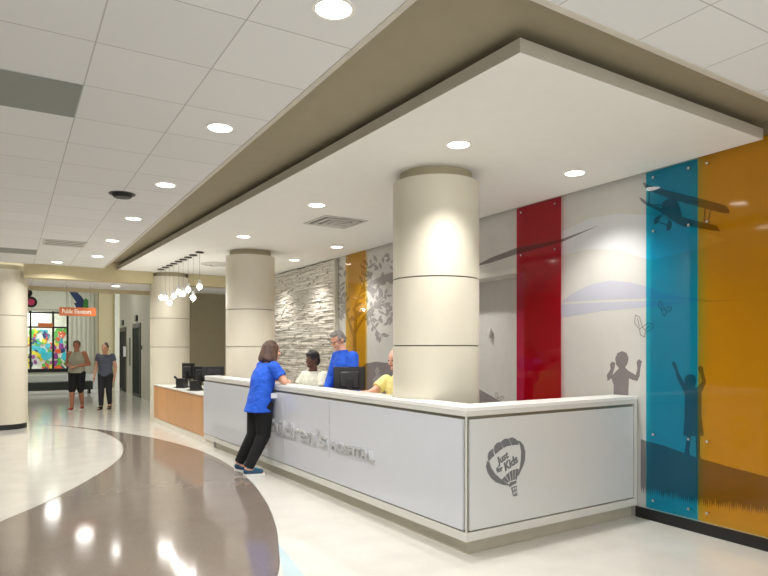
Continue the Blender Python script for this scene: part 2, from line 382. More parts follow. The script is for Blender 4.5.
longtext("Children's", (262.5, 432.5), (325.8, 447), .235, zb, 'raised silver lettering')
zh = onlong(332.5, 448.6).z
longtext('HOSPITAL', (332, 448), (373.5, 460), .115, zh, 'small raised capitals')
b = nb(); a = (onlong(329.5, 440)-C0).dot(A); dbox(b, a-.004, a+.004, -.006, 0, .42, 1.0); obj('divider_line', b, 'steel', desk)
# balloon emblem, traced in its own small frame on the short side
def em(x, y): return onshort(480+x/8.22, 430+y/8.22, -.0005)
b = nb()
shapes = [
 [(66, 248), (62, 215), (70, 185), (92, 160), (108, 155), (110, 185), (118, 212), (95, 228), (76, 255)],
 [(113, 152), (118, 130), (140, 105), (165, 98), (175, 118), (188, 150), (160, 170), (126, 200), (117, 178)],
 [(170, 97), (200, 72), (228, 70), (246, 95), (256, 128), (225, 132), (193, 146), (180, 122)],
 [(234, 70), (262, 60), (292, 72), (312, 100), (318, 122), (290, 122), (262, 126), (250, 95)],
 [(303, 84), (330, 92), (356, 122), (371, 175), (370, 240), (356, 290), (330, 345), (316, 378), (312, 368), (328, 300), (336, 240), (338, 175), (328, 120)],
 [(60, 252), (76, 262), (92, 310), (125, 362), (172, 404), (236, 448), (232, 456), (190, 452), (130, 430), (90, 395), (62, 350), (48, 300)],
 [(178, 408), (205, 380), (240, 424), (226, 434)], [(210, 375), (236, 348), (250, 420), (245, 424)],
 [(242, 344), (266, 330), (268, 412), (256, 418)], [(271, 328), (290, 322), (284, 408), (273, 411)], [(295, 320), (318, 318), (314, 360), (300, 408), (289, 408)],
 [(236, 452), (250, 430), (300, 414), (298, 436), (262, 456), (240, 472)],
 [(254, 474), (300, 456), (306, 540), (272, 546)]]
for s in shapes: prism(b, [em(*p) for p in s], -A*.002)
obj('balloon_emblem', b, 'logo', desk)['label'] = 'grey hot-air balloon emblem'
b = nb()
for s in ([(268, 478), (278, 474), (280, 494), (270, 498)], [(286, 470), (294, 467), (296, 486), (288, 490)], [(272, 508), (281, 504), (283, 528), (275, 530)], [(289, 500), (297, 497), (299, 520), (291, 523)]):
    prism(b, [em(*p) for p in s], -A*.003)
obj('basket_gap', b, 'panelr', desk)
def logotext(s, p0, p1, size, bold=.003):
    o0, o1 = em(*p0), em(*p1)
    cu = bpy.data.curves.new('t', 'FONT'); cu.body = s; cu.size = size; o = bpy.data.objects.new('t', cu); C.objects.link(o)
    bpy.context.view_layer.update(); w = o.dimensions.x; bpy.data.objects.remove(o)
    ex = (o1-o0)/w; ey = (Z-B*.28).normalized()
    text_mesh(s, 'logo', desk, lambda c: o0+ex*c.x+ey*c.y-A*(.001+c.z), .001, size, 'emblem_lettering', bold)
logotext('Just', (152, 282), (238, 222), .080); logotext('for', (140, 350), (186, 330), .056); logotext('Kids', (206, 338), (306, 266), .092, .004)

# wooden side desk
wd = thing('wooden_desk', 'low honey-coloured wood desk with white plinth at the far end of the counter', 'desk', C0+A*9, RD)
AE = 9.99
b = nb(); dbox(b, LD-.1, AE, .02, .06, .113, .775); dbox(b, LD-.1, LD-.06, .06, .75, .113, .775); obj('wood_front', b, 'wood', wd)
nx, ny = 2.933, 13.80
b = nb()
poly = [dk(LD+.015, 0, 0), dk(AE, 0, 0), dk(AE, .04, 0)]
q = dk(AE, .045, 0); ang = math.degrees(math.atan2(q.y-ny, q.x-nx))
poly += arc(nx, ny, .41, ang+360 if ang < 0 else ang, 180+148, 14)[0:]
q2 = dk(AE-.12, .75, 0); poly += [V((q2.x, min(q2.y, 13.4), 0)), dk(LD+.015, .75, 0)]
prism(b, [p+Z*.775 for p in poly], Z*.02); obj('desk_top', b, 'top', wd)
b = nb(); dbox(b, LD-.4, AE-.01, .03, .09, 0, .113); obj('plinth', b, 'base', wd)

# ================= WALL PANELS =================
def acrylic(name, m, ya, yb, label, zs=(.19, .78, 2.59, 3.07), z0=.115, z1=3.128, side=True):
    t = thing(name, label, 'wall panel', (XW-.03, (ya+yb)/2, z0), 0)
    b = nb(); box(b, XW-.036, XW-.028, ya, yb, z0, z1); p = obj('pane', b, m, t)
    for yy in ((ya+.075, yb-.075) if yb-ya < .9 else (ya+.08, (ya+yb)/2, yb-.08)):
        for zz in zs:
            b = nb(); cyl(b, (XW-.0005, yy, zz), (XW-.028, yy, zz), .008, n=12); cyl(b, (XW-.036, yy, zz), (XW-.044, yy, zz), .013, .011, n=16); obj('standoff', b, 'chrome', t)
def wy(px): return atX(px, 300, XW-.03).y
acrylic('acrylic_panel', 'blueg', wy(697.5), wy(646.5), 'tall blue translucent panel on the wall beside the counter end')
acrylic('acrylic_panel', 'orange', 1.85, wy(697.5)-.008, 'wide orange translucent wall panel at the right edge beside the blue one', z1=3.165)
acrylic('acrylic_panel', 'red', wy(561), wy(517), 'tall red translucent panel on the wall right of the big column')
acrylic('acrylic_panel', 'amber', wy(365.3), wy(346), 'tall amber translucent panel beside the stone wall')
# printed silhouettes on the wall
def wp(x, y, o=0): return atX(x, y, XW-.0004)
LAY = [0]
def lay():
    LAY[0] += 1; return .0008+.00003*(LAY[0] % 70)
def wallshape(bm, pts, th=None): prism(bm, [wp(*p) for p in pts], (-(th or lay()), 0, 0))
def z6(p): return [(600+x/2.744, 140+y/2.744) for x, y in p]
def z7(p): return [(600+x/2.619, 340+y/2.619) for x, y in p]
def z5(p): return [(635+x/7.2, 170+y/7.2) for x, y in p]
def z8(p): return [(470+x/2.504, 180+y/2.504) for x, y in p]
def dec(name, b, m, label, cat='wall graphic', group=None): return tag(obj(name, b, m), label, cat, group)
b = nb()
wallshape(b, z8([(228, 306), (255, 285), (300, 262), (350, 252), (400, 256), (448, 268), (480, 285), (600, 300), (680, 300), (600, 306), (448, 296), (330, 300)]))
dec('cloud_graphic', b, 'sky', 'lavender-grey streak of cloud printed on the wall right of the red panel')
b = nb(); wallshape(b, z8([(228, 345), (228, 312), (330, 306), (448, 302), (560, 306), (448, 318), (330, 328)])); dec('cloud_graphic', b, 'sky', 'paler cloud streak just beneath the lavender one right of the red panel')
b = nb(); wallshape(b, z8([(228, 190), (228, 130), (300, 96), (370, 84), (450, 88), (560, 120), (640, 150), (560, 176), (450, 200), (370, 176), (300, 172)])); dec('cloud_graphic', b, 'sky2', 'faint white cloud printed high on the wall left of the biplane')
b = nb(); wallshape(b, [(479, 264), (490, 258), (516, 248), (562, 239), (600, 225), (562, 242), (516, 254.5), (490, 263), (479, 265.5)]); dec('bird_wing_graphic', b, 'decal', 'long grey pointed wing shape crossing behind the red panel')
b = nb(); wallshape(b, [(470, 383), (479, 389), (508, 405.5), (530, 417), (470, 417)]); dec('hill_graphic', b, 'decal', 'dark grey sloping hill printed on the wall by the big column')
# boy
b = nb()
wallshape(b, z7([(36, 118), (30, 100), (20, 108), (18, 92), (28, 76), (26, 64), (32, 56), (40, 60), (38, 74), (32, 92), (44, 80), (50, 74), (42, 64), (40, 48), (46, 34), (58, 29), (70, 34), (75, 48), (72, 62), (66, 72), (74, 80), (94, 92), (98, 74), (96, 58), (102, 50), (110, 56), (106, 72), (104, 94), (98, 108), (84, 104), (76, 100), (74, 150), (80, 240), (32, 240), (36, 150)]))
dec('boy_graphic', b, 'decal', 'grey-brown silhouette of a child with raised hands above the counter end')
# child with arms up
b = nb()
wallshape(b, z7([(218, 250), (222, 200), (222, 145), (216, 128), (202, 100), (196, 78), (188, 62), (192, 54), (200, 64), (206, 84), (218, 108), (228, 122), (222, 112), (222, 98), (232, 89), (246, 91), (252, 102), (250, 118), (246, 124), (254, 124), (268, 108), (262, 88), (256, 74), (262, 66), (270, 72), (272, 88), (278, 110), (266, 138), (266, 200), (272, 250), (262, 252), (262, 300), (266, 316), (252, 312), (250, 252), (238, 252), (234, 290), (238, 312), (220, 306), (228, 252)]))
dec('child_graphic', b, 'decal', 'silhouette of a child with both arms stretched up behind blue panel')
# biplane
b = nb()
for s in ([(55, 95), (70, 92), (100, 108), (250, 152), (450, 200), (600, 240), (650, 256), (678, 285), (680, 312), (640, 312), (540, 288), (440, 258), (300, 222), (180, 180), (95, 145), (75, 128)],
          [(30, 196), (45, 200), (90, 232), (190, 275), (260, 320), (350, 340), (440, 366), (540, 388), (590, 402), (615, 442), (570, 438), (470, 420), (400, 398), (356, 412), (290, 378), (180, 300), (80, 252), (48, 228)],
          [(196, 290), (190, 262), (200, 232), (230, 210), (264, 205), (300, 222), (322, 262), (342, 350), (330, 396), (240, 345)],
          [(150, 340), (170, 330), (182, 345), (170, 378), (150, 392), (134, 384), (136, 360)],
          [(240, 368), (256, 362), (268, 380), (262, 420), (244, 440), (226, 434), (228, 402)]):
    wallshape(b, z5(s))
for l in ([(185, 318), (152, 360)], [(168, 374), (240, 398)], [(240, 352), (252, 390)], [(505, 270), (498, 375)], [(545, 290), (525, 378)], [(105, 140), (100, 245)], [(190, 255), (140, 250)], [(205, 315), (180, 345)]):
    strip(b, [wp(*p) for p in z5(l)], .012, lay(), (-1, 0, 0))
dec('biplane_graphic', b, 'decal', 'dark biplane silhouette across the top of blue and orange panels')
# grassy hill with ragged lower edge
b = nb()
top = [(641, 439), (646, 441), (665, 446), (698.5, 458), (730, 467), (768, 477), (800, 482)]
bot = []
x = 800
while x > 641:
    yb_ = 497+(x-646)*.13 if x > 697 else 493+(x-646)*.2
    bot += [(x, yb_+random.uniform(0, 3)), (x-1.0, yb_-random.uniform(3, 9))]; x -= 2.2
wallshape(b, top+bot); dec('hill_graphic', b, 'decal', 'wide grassy hill silhouette low behind the blue and orange panels')
# butterflies
def bfly(px, py, s, label):
    b = nb()
    for l in ([(0, 0), (-3, -10), (-7, -12), (-8, -4), (-3, 2), (0, 0)], [(0, 0), (5, -4), (11, -3), (10, 2), (4, 5), (0, 0)], [(-3, 2), (-2, 8), (2, 10), (3, 5)], [(-5, -9), (-3, 0)], [(8, -2), (2, 3)]):
        strip(b, [wp(px+q*s, py+r*s) for q, r in l], .006, lay(), (-1, 0, 0))
    dec('butterfly_graphic', b, 'decal', label)
bfly(642.5, 327, 1.0, 'outline butterfly printed on the white wall left of the blue panel'); bfly(664, 309, .7, 'outline butterfly printed behind the blue panel')
bfly(499, 398, .45, 'tiny outline butterfly printed beside the red panel just above the counter')
# tree
b = nb()
def T(x, y): return wp(330+x/3.6, 240+y/3.6)
br = [([(92, 560), (90, 440), (88, 350), (92, 300), (100, 255)], [.13, .13, .12, .09, .03]), ([(88, 350), (70, 300), (55, 240), (50, 190)], [.1, .06, .04, .02]), ([(90, 330), (115, 290), (140, 255), (175, 225), (200, 200)], [.09, .06, .045, .03, .015]),
      ([(92, 300), (90, 240), (110, 190), (125, 140), (135, 80)], [.06, .05, .035, .025, .012]), ([(140, 255), (150, 300), (175, 335), (190, 350)], [.04, .03, .02, .01]), ([(55, 240), (35, 260), (22, 300)], [.03, .02, .01]), ([(60, 270), (40, 200), (28, 120), (24, 80)], [.03, .025, .02, .01]),
      ([(110, 190), (150, 170), (185, 130)], [.03, .02, .01]), ([(175, 225), (205, 245), (222, 280)], [.025, .02, .01])]
leaves = []
for pl, w in br:
    strip(b, [T(*p) for p in pl], w, lay(), (-1, 0, 0))
    for i in range(len(pl)-1):
        if w[i+1] > .05: continue
        for k in range(4):
            f = random.random(); px = pl[i][0]*(1-f)+pl[i+1][0]*f; py = pl[i][1]*(1-f)+pl[i+1][1]*f
            d = math.atan2(pl[i+1][1]-pl[i][1], pl[i+1][0]-pl[i][0])+random.choice((-1, 1))*random.uniform(.5, 1.1); leaves.append((px, py, d))
for px, py in [(random.uniform(125, 235), random.uniform(60, 330)) for _ in range(60)]+[(random.uniform(22, 55), random.uniform(70, 300)) for _ in range(14)]:
    if py < 340-abs(px-170)*.7: leaves.append((px, py, random.uniform(-2.6, -.4)))
for px, py, d in leaves:
    L, W_ = random.uniform(20, 30), random.uniform(4, 6); px += math.cos(d)*3; py += math.sin(d)*3
    pts = [(px+math.cos(d)*L*f-math.sin(d)*W_*g, py+math.sin(d)*L*f+math.cos(d)*W_*g) for f, g in ((0, 0), (.3, .8), (.6, 1), (1, 0), (.6, -1), (.3, -.8))]
    if py+math.sin(d)*L > 46: prism(b, [T(*p) for p in pts], (-lay(), 0, 0))
dec('tree_graphic', b, 'decal2', 'grey leafy tree silhouette printed around the amber panel')
b = nb(); prism(b, [T(*p) for p in ((104, 560), (104, 470), (128, 445), (165, 438), (205, 442), (245, 452), (245, 560))], (-lay(), 0, 0)); dec('bush_graphic', b, 'decal', 'brown-grey bush shape printed low on wall right of the amber panel')
b = nb(); prism(b, [T(*p)+V((-.0025, 0, 0)) for p in ((158, 520), (155, 500), (168, 488), (162, 470), (172, 455), (180, 470), (176, 490), (184, 480), (182, 500), (172, 522))], (-lay(), 0, 0)); dec('flame_graphic', b, 'decal2', 'pale curling leaf printed on the brown-grey bush shape')
b = nb(); prism(b, [T(*p) for p in ((128, 158), (165, 140), (205, 122), (245, 110), (245, 170), (205, 150), (165, 158))], (-lay(), 0, 0)); dec('cloud_graphic', b, 'decal2', 'grey cloud printed above the tree beside the amber panel')

# ================= LIGHTS =================
def light(kind, loc, power, size, color=(1, .97, .93), spot=None, blend=.6, rot=None, name='lamp'):
    l = bpy.data.lights.new(name, kind); l.energy = power; l.color = color
    if kind == 'SPOT': l.shadow_soft_size = size; l.spot_size = math.radians(spot); l.spot_blend = blend
    elif kind == 'AREA': l.size = size; l.shape = 'DISK'
    else: l.shadow_soft_size = size
    o = bpy.data.objects.new(name, l); C.objects.link(o); o.location = loc
    if rot: o.rotation_euler = rot
    return o
proto = None
def downlight(x, y, z, label, group=None, power=60, spot=115, r=.085, blend=.7):
    global proto
    if proto is None:
        t = thing('recessed_light', label, 'ceiling light', (x, y, z), 0, group); proto = t
        b = nb(); lathe(b, [(r, -.004), (r+.018, -.004), (r+.018, -.0005), (r, -.0005)], (0, 0), 32, ring=True)
        obj('trim_ring', b, 'white', t, loc=(0, 0, 0)); b = nb(); cyl(b, (0, 0, -.003), (0, 0, -.001), r, n=32); obj('lens', b, 'lens', t, loc=(0, 0, 0))
    else:
        t = dup(proto, (x, y, z), label)
    if group: t['group'] = group
    elif 'group' in t: del t['group']
    if z == HS:      # recessed narrow lamps of the canopy
        light('SPOT', (x, y, z-.02), power*2.0, .05, spot=112, blend=.75)
    else:
        l = light('AREA', (x, y, z-.012), power*.5, r*2); l.data.spread = math.radians(150)
        light('SPOT', (x, y, z-.02), power*.45, .08, spot=spot, blend=1)
PW = 66
names = ['nearest round ceiling light, at the top edge of the photo', 'second nearest round light in the aisle row of tile ceiling', 'third round light along the aisle row, left of the taupe recess', 'fourth round light along the aisle row, just past the black ceiling device', 'fifth round light down the aisle row of the tile ceiling', 'farthest round light of the aisle row before the tan beam']
for k in range(6):
    downlight(1.31, 2.652+1.855*k, HC, names[k], 'aisle ceiling lights', PW)
downlight(.751, 13.10, HC, 'small round ceiling light next to the tan beam near the left column', None, PW)
for x, y, l in ((3.0, 3.88, 'round light in the white canopy in front of the big column'), (4.39, 3.97, 'round canopy light nearest the red and blue wall panels'), (2.92, 6.33, 'round canopy light just left of the square vent'),
                (4.40, 8.795, 'round canopy light near the amber panel'), (4.39, 10.49, 'round canopy light washing the stone wall'), (2.853, 8.656, 'round canopy light in front of the second column')):
    downlight(x, y, HS, l, 'canopy lights above the desk', PW*1.05, 100)
for y in (6.45, 12.2): light('SPOT', (4.39, y, HS-.02), PW*2, .05, spot=112, blend=.75)
downlight(1.98, 14.7, 2.9, 'small round light in the passage ceiling beyond the tan beam', None, PW*.6)
# other lamps of the room (outside the frame, same grid)
for x in (-2.6, 1.31):
    for y in (-1.1, .8): light('SPOT', (x, y, HC-.02), PW*.6, .10, spot=120)
for y in (2.65, 6.35, 10.1, 12.5): light('SPOT', (-2.6, y, HC-.02), PW*.6, .10, spot=120)
light('SPOT', (4.0, -.5, HC-.02), PW*.6, .10, spot=120); light('SPOT', (4.0, 1.3, HC-.02), PW*.6, .08, spot=120)
for x, y in ((-2, 18), (1.5, 17.5), (-.5, 21.5), (2, 21.5), (-2.5, 25), (1.3, 25)): light('AREA', (x, y, 4.2), 36, .5, color=(1, .97, .9))

# ceiling furniture
def tagbox(name, bm, m, label, cat, **k): return tag(obj(name, bm, m, **k), label, cat)
b = nb(); box(b, -.83, .38, 4.205, 4.815, HC-.006, HC-.0005); tagbox('grey_ceiling_panel', b, 'grey', 'flat grey panel set in the near left of the tile ceiling', 'ceiling panel')
b = nb(); box(b, -.83, .38, 11.66, 12.24, HC-.006, HC-.0005); tagbox('grey_ceiling_panel', b, 'grey', 'distant grey ceiling panel above the left column', 'ceiling panel')
t = thing('slot_vent', 'narrow white slot air vent in the far tile ceiling', 'air vent', (.75, 10.6, HC-.02))
b = nb(); box(b, .42, 1.0, 10.40, 10.95, HC-.016, HC-.0005); obj('vent_frame', b, 'vent', t)
b = nb()
for k in range(3): box(b, .45, .97, 10.44+k*.16, 10.49+k*.16, HC-.018, HC-.016)
obj('vent_slot', b, 'slot', t)
t = thing('ceiling_speaker', 'black round device on the tile ceiling between two aisle lights', 'ceiling speaker', (1.0, 6.96, HC))
b = nb(); lathe(b, [(.02, -.045), (.085, -.04), (.105, -.01), (.11, -.0005)], (0, 0), 32); obj('speaker_dome', b, 'black', t, loc=(0, 0, 0))
b = nb(); lathe(b, [(.112, -.006), (.13, -.006), (.13, -.0005), (.112, -.0005)], (0, 0), 32, ring=True); obj('mounting_ring', b, 'dark', t, loc=(0, 0, 0))
t = thing('square_vent', 'white square air diffuser with stepped louvres in the canopy', 'air vent', (3.51, 7.05, HS), RD)
for q, (s, zz) in enumerate(((.30, .012), (.22, .02), (.14, .028), (.07, .034))):
    b = nb(); m_ = Matrix.Rotation(math.radians(0), 4, 'Z')
    for (x0, x1, y0_, y1_) in ((-s, s, -s, -s+.035), (-s, s, s-.035, s), (-s, -s+.035, -s+.035, s-.035), (s-.035, s, -s+.035, s-.035)): box(b, x0, x1, y0_, y1_, -zz, -.0005)
    obj('louvre', b, 'vent', t, loc=(0, 0, 0))
b = nb(); box(b, -.26, .26, -.26, .26, -.003, -.0006); obj('vent_back', b, 'slot', t, loc=(0, 0, 0))
t = thing('round_vent', 'round white air diffuser in the canopy above the hanging globes', 'air vent', (3.352, 11.738, HS))
for r in (.30, .21, .12): b = nb(); lathe(b, [(r-.07, -.02-(.3-r)*.1), (r, -.012), (r, -.0005), (r-.07, -.0005)], (0, 0), 40, ring=True); obj('vent_ring', b, 'vent', t, loc=(0, 0, 0))
# pendants
cps = [(160.8, 269), (165.4, 267), (170.2, 265.2), (174, 263.3), (178.7, 261.2), (183.5, 259.2), (188.3, 257), (193.5, 254.8), (199.8, 251.9)]
gys = [297.3, 297.7, 303, 296, 292, 294, 289.8, 298, 286.7]
order = ['first and farthest', 'second', 'third, hanging lowest on the far side,', 'fourth', 'fifth', 'sixth', 'seventh', 'eighth, hanging low,', 'ninth and nearest']
pp = None
for i, (c, gy) in enumerate(zip(cps, gys)):
    p = atz(*c, HS); p = V((2.60+.0105*i, p.y, HS)); tt = SN*p.x+CS*p.y; gz = 1.55+(HZ-gy)*tt/FPX
    lab = '%s glowing glass globe in the row of pendants' % order[i]
    t = thing('globe_pendant', lab, 'pendant light', p, 0, 'row of globe pendants')
    b = nb(); cyl(b, (0, 0, -.018), (0, 0, -.0005), .065, n=24); obj('ceiling_cap', b, 'dark', t, loc=(0, 0, 0))
    b = nb(); cyl(b, (0, 0, gz-HS+.11), (0, 0, -.01), .0025, n=8); obj('cord', b, 'wire', t, loc=(0, 0, 0))
    b = nb(); cyl(b, (0, 0, gz-HS+.055), (0, 0, gz-HS+.115), .032, .026, n=20); obj('socket', b, 'steel', t, loc=(0, 0, 0))
    b = nb(); ball(b, (0, 0, gz-HS), .062, 24, 16); obj('globe', b, 'glass', t, loc=(0, 0, 0))
    b = nb(); ball(b, (0, 0, gz-HS+.002), .047, 16, 10); obj('bulb', b, 'bulb', t, loc=(0, 0, 0))
    light('POINT', (p.x, p.y, gz-.10), 3, .03)

# ================= FAR LOBBY =================
YB = 27.0
def bx(px): return atY(px, 348, YB).x
b = nb(); box(b, bx(68), bx(97.7), YB, YB+.2, 0, 4.3)
x = bx(68)+.02
while x < bx(97.7)-.05: box(b, x, x+.09, YB-.05, YB, 0, 4.3); x += .16
struct('wall_far', b, 'flute')
b = nb(); box(b, bx(97.7), bx(113), YB-.4, YB+.2, 0, 4.3); struct('wall_far_taupe', b, 'beam')
b = nb(); box(b, bx(113), bx(117.7), YB-.5, YB+.2, 0, 4.3); struct('trim_3', b, 'flute')
b = nb(); box(b, bx(117.7), 6.2, YB, YB+.2, 0, 4.3); struct('wall_far_right', b, 'taupe')
gx0, gx1 = -5.9, bx(68)
b = nb(); box(b, -6, gx1, YB, YB+.2, 2.95, 4.3); box(b, -6, gx1, YB, YB+.2, 0, .63); struct('wall_far_left', b, 'flute')
w = struct('window_1', (lambda b: (box(b, gx0, gx1, YB+.08, YB+.09, .75, 2.95), b)[1])(nb()), 'glass')
b = nb(); box(b, -6, gx1, YB-.03, YB+.18, .63, .76)
for px in (30.6, 53.2, 67.6, -3, -34): X = bx(px); box(b, X-.035, X+.035, YB, YB+.14, .75, 2.95)
for zz in (2.34, 2.9): box(b, -6, gx1, YB, YB+.14, zz-.03, zz+.03)
struct('window_1_frame', b, 'black')
b = nb(); box(b, -6, gx1+.05, YB-.14, YB-.10, 2.99, 3.02)
for px in (35, 60): X = bx(px); box(b, X-.015, X+.015, YB-.12, YB, 3.0, 3.02)
tagbox('chrome_rail', b, 'chrome', 'thin chrome rail mounted above the far colourful window', 'rail')
# mural behind the window
t = thing('abstract_mural', 'bright multicoloured abstract mural seen through the far window', 'mural', (gx1-1.6, YB+1.5, 0))
b = nb(); box(b, -6, gx1+.6, YB+1.5, YB+1.55, 0, 3.2); obj('mural_board', b, M['ard'][6], t)
def mp_(px, py): return atY(px, py, YB+1.49)
rr = random.Random(3)
for q in range(72):
    ci = (1, 2, 0, 1, 5, 2, 3, 4)[q % 8]; px, py = rr.uniform(24, 69), rr.uniform(330, 369); n = rr.randint(5, 8); r0 = rr.uniform(1.6, 4.6)
    pts = []
    for k in range(n): a_ = 2*math.pi*k/n+rr.uniform(-.3, .3); pts.append(mp_(px+r0*math.cos(a_)*rr.uniform(.6, 1.3), py+r0*math.sin(a_)*rr.uniform(.6, 1.3)))
    b = nb(); prism(b, pts, (0, -.003-.0002*q, 0)); obj('colour_patch', b, M['ard'][ci], t)
for k, (px, py, r0) in enumerate(((42, 351, 4.2), (46, 356, 5.2), (38, 348, 3))):
    b = nb(); prism(b, [mp_(px+r0*math.cos(a_*.5236), py+r0*.8*math.sin(a_*.5236)) for a_ in range(12)], (0, -.019-.001*k, 0)); obj('cyan_cloud', b, M['ard'][0], t)
for k in range(12):
    b = nb(); a0, a1 = k*.5236, (k+1)*.5236
    prism(b, [mp_(40.5+r_*math.cos(a_), 337+r_*1.05*math.sin(a_)) for r_, a_ in ((5.6, a0), (7.4, a0), (7.4, a1), (5.6, a1))], (0, -.026, 0)); obj('ring_segment', b, M['ard'][[3, 1, 2, 0, 5, 4][k % 6]], t)
light('AREA', (gx1-1.6, YB+.8, 3.3), 90, 1.2, color=(1, 1, .96))  # unseen lamp added in the gap to light the mural
b = nb(); box(b, -6, 2.6, YB+1.7, YB+1.8, 0, 4.3); struct('wall_behind_window', b, 'wall')
# signs
def sign(px0, px1, y0, y1, Y, label, text=True, wires=True):
    a, c = atY(px0, y0, Y), atY(px1, y1, Y); zt, zb_ = a.z, c.z
    t = thing('hanging_sign', label, 'sign', ((a.x+c.x)/2, Y, zb_))
    b = nb(); box(b, a.x, c.x, Y-.015, Y+.015, zb_, zt); obj('sign_board', b, 'sign', t, .003)
    if text:
        h = (zt-zb_)*.70; k = (c.x-a.x)*.86/(h*6.9)
        text_mesh('Public Elevators', 'white', t, lambda q: V((a.x+(c.x-a.x)*.07+q.x*k, Y-.0155-q.z, zb_+(zt-zb_)*.3+q.y)), .001, h, 'sign_lettering', .002)
    if wires:
        for f in (.2, .84):
            b = nb(); X = a.x+(c.x-a.x)*f; cyl(b, (X, Y, zt), (X, Y, 2.899), .004, n=6); obj('suspension_wire', b, 'wire', t)
    return t
sign(59.2, 96, 307, 316.5, 14.9, 'orange hanging sign reading Public Elevators')
sign(37.8, 53, 323, 327.3, YB-.02, 'small orange rectangle on the far window', False, False)  # plain orange board against the glazing
# suspended art
t = thing('hanging_butterfly', 'pink and black round-winged ornament hanging beside the left column', 'ornament', atY(29, 302, 21))
for (px, py, r, m) in ((31, 302, 5.2, 'black'), (31, 302, 3.1, 'pink'), (27.5, 293, 4.0, 'black'), (26, 292, 2, 'pink')):
    b = nb(); c = atY(px, py, 21-(.03 if m == 'pink' else 0)); cyl(b, c, c+V((.006, .03, 0)), r*21/1.1/FPX, n=24); obj('wing', b, m, t)
b = nb(); c = atY(29, 298, 21); cyl(b, c, (c.x, c.y, 4.3), .005, n=6); obj('suspension_wire', b, 'wire', t)
t = thing('hanging_bird', 'blue and green bird-like ornament hanging above the orange sign', 'ornament', atY(78, 298, 21))
b = nb(); prism(b, [atY(x, y, 21) for x, y in ((69, 291), (76, 291), (82, 297), (86, 303), (88, 310), (84, 308), (77, 303), (72, 296))], (0, .05, 0)); obj('body', b, 'inkb', t)
b = nb(); prism(b, [atY(x, y, 20.95) for x, y in ((83, 304), (85, 298), (88.5, 300), (88.5, 308), (84, 309))], (0, .04, 0)); obj('tail', b, 'green', t)
b = nb(); prism(b, [atY(x, y, 20.93) for x, y in ((74, 303), (80, 302), (84, 309), (77, 309))], (0, .04, 0)); obj('wing', b, 'inkb', t)
b = nb(); c = atY(75, 293, 21.02); cyl(b, c, (c.x, c.y, 4.3), .005, n=6); obj('suspension_wire', b, 'wire', t)
# bench and ledge
t = thing('low_bench', 'long dark upholstered bench across the far lobby', 'bench', (0, 23.4, 0))
x0, x1 = -4.5, atY(93, 380, 23.4).x
b = nb(); box(b, x0, x1, 23.4, 23.95, .14, .42); obj('seat', b, 'bench', t, .02)
for X in (x0+.1, -2.2, 0, x1-.1): b = nb(); box(b, X-.03, X+.03, 23.45, 23.9, 0, .14); obj('leg', b, 'dark', t)
b = nb(); box(b, -5, bx(97), 26.2, 26.6, 0, .55); tagbox('window_ledge', b, 'ledge', 'pale low ledge under the far colourful window', 'ledge', bevel=.01)
# elevators
def elevator(px0, px1, ytop, n, label):
    y1_ = atX(px0, 348, 3.49).y; y0_ = atX(px1, 348, 3.49).y; X = 3.49; H = 1.55+(HZ-ytop)*(SN*X+CS*(y0_+y1_)/2)/FPX
    b = nb(); box(b, X-.03, X, y0_, y0_+.09, 0, H); box(b, X-.03, X, y1_-.09, y1_, 0, H); box(b, X-.03, X, y0_+.09, y1_-.09, H-.14, H)
    fr = struct('door_%d_frame' % n, b, 'elev')
    b = nb(); mid = (y0_+y1_)/2
    box(b, X-.012, X-.001, y0_+.09, mid-.004, .01, H-.14); box(b, X-.012, X-.001, mid+.004, y1_-.09, .01, H-.14); struct('door_%d' % n, b, 'doorm')
    t = thing('hall_lantern', label, 'indicator lamp', (X, mid, H+.08))
    b = nb(); box(b, X-.05, X-.0005, mid-.17, mid+.17, H+.08, H+.26); obj('housing', b, 'dark', t, .004)
    b = nb(); box(b, X-.056, X-.0505, mid-.10, mid+.10, H+.12, H+.22); obj('display', b, 'grey', t)
elevator(120.3, 126.4, 327.5, 1, 'dark indicator lamp over the far elevator door')
elevator(133.2, 141, 323.5, 2, 'dark indicator lamp over the nearer elevator door')
p = atX(130, 345, 3.49); t = thing('call_panel', 'steel elevator call panel between the two elevator doors', 'call panel', (3.49, p.y, .95))
b = nb(); box(b, 3.475, 3.4895, p.y-.09, p.y+.09, .95, 1.9); obj('plate', b, 'elev', t); b = nb()
for zz in (1.1, 1.2): cyl(b, (3.475, p.y, zz), (3.465, p.y, zz), .02, n=16)
obj('button', b, 'chrome', t)
p = atX(125.9, 353, 3.49); b = nb(); box(b, 3.44, 3.458, p.y-.3, p.y+.25, 1.25, 1.6); tagbox('paper_notice', b, 'paper', 'white paper notice fixed beside the far elevator door', 'notice')
p = atX(142, 347.5, 3.49); b = nb(); box(b, 3.47, 3.4895, p.y-.06, p.y+.06, 1.5, 1.63); tagbox('wall_switch', b, 'dark', 'small dark wall plate right of the nearer elevator door', 'wall plate')
p = atX(492, 333, XW+.3); b = nb(); lathe(b, [(.02, 0), (.03, .03), (.03, .07), (.018, .10), (.006, .12)], (XW+.26, p.y), 20); tagbox('wall_sensor', b, 'vent', 'tiny white wall device in the recess right of the big column', 'wall device').location = (XW+.268, p.y, p.z-.06)

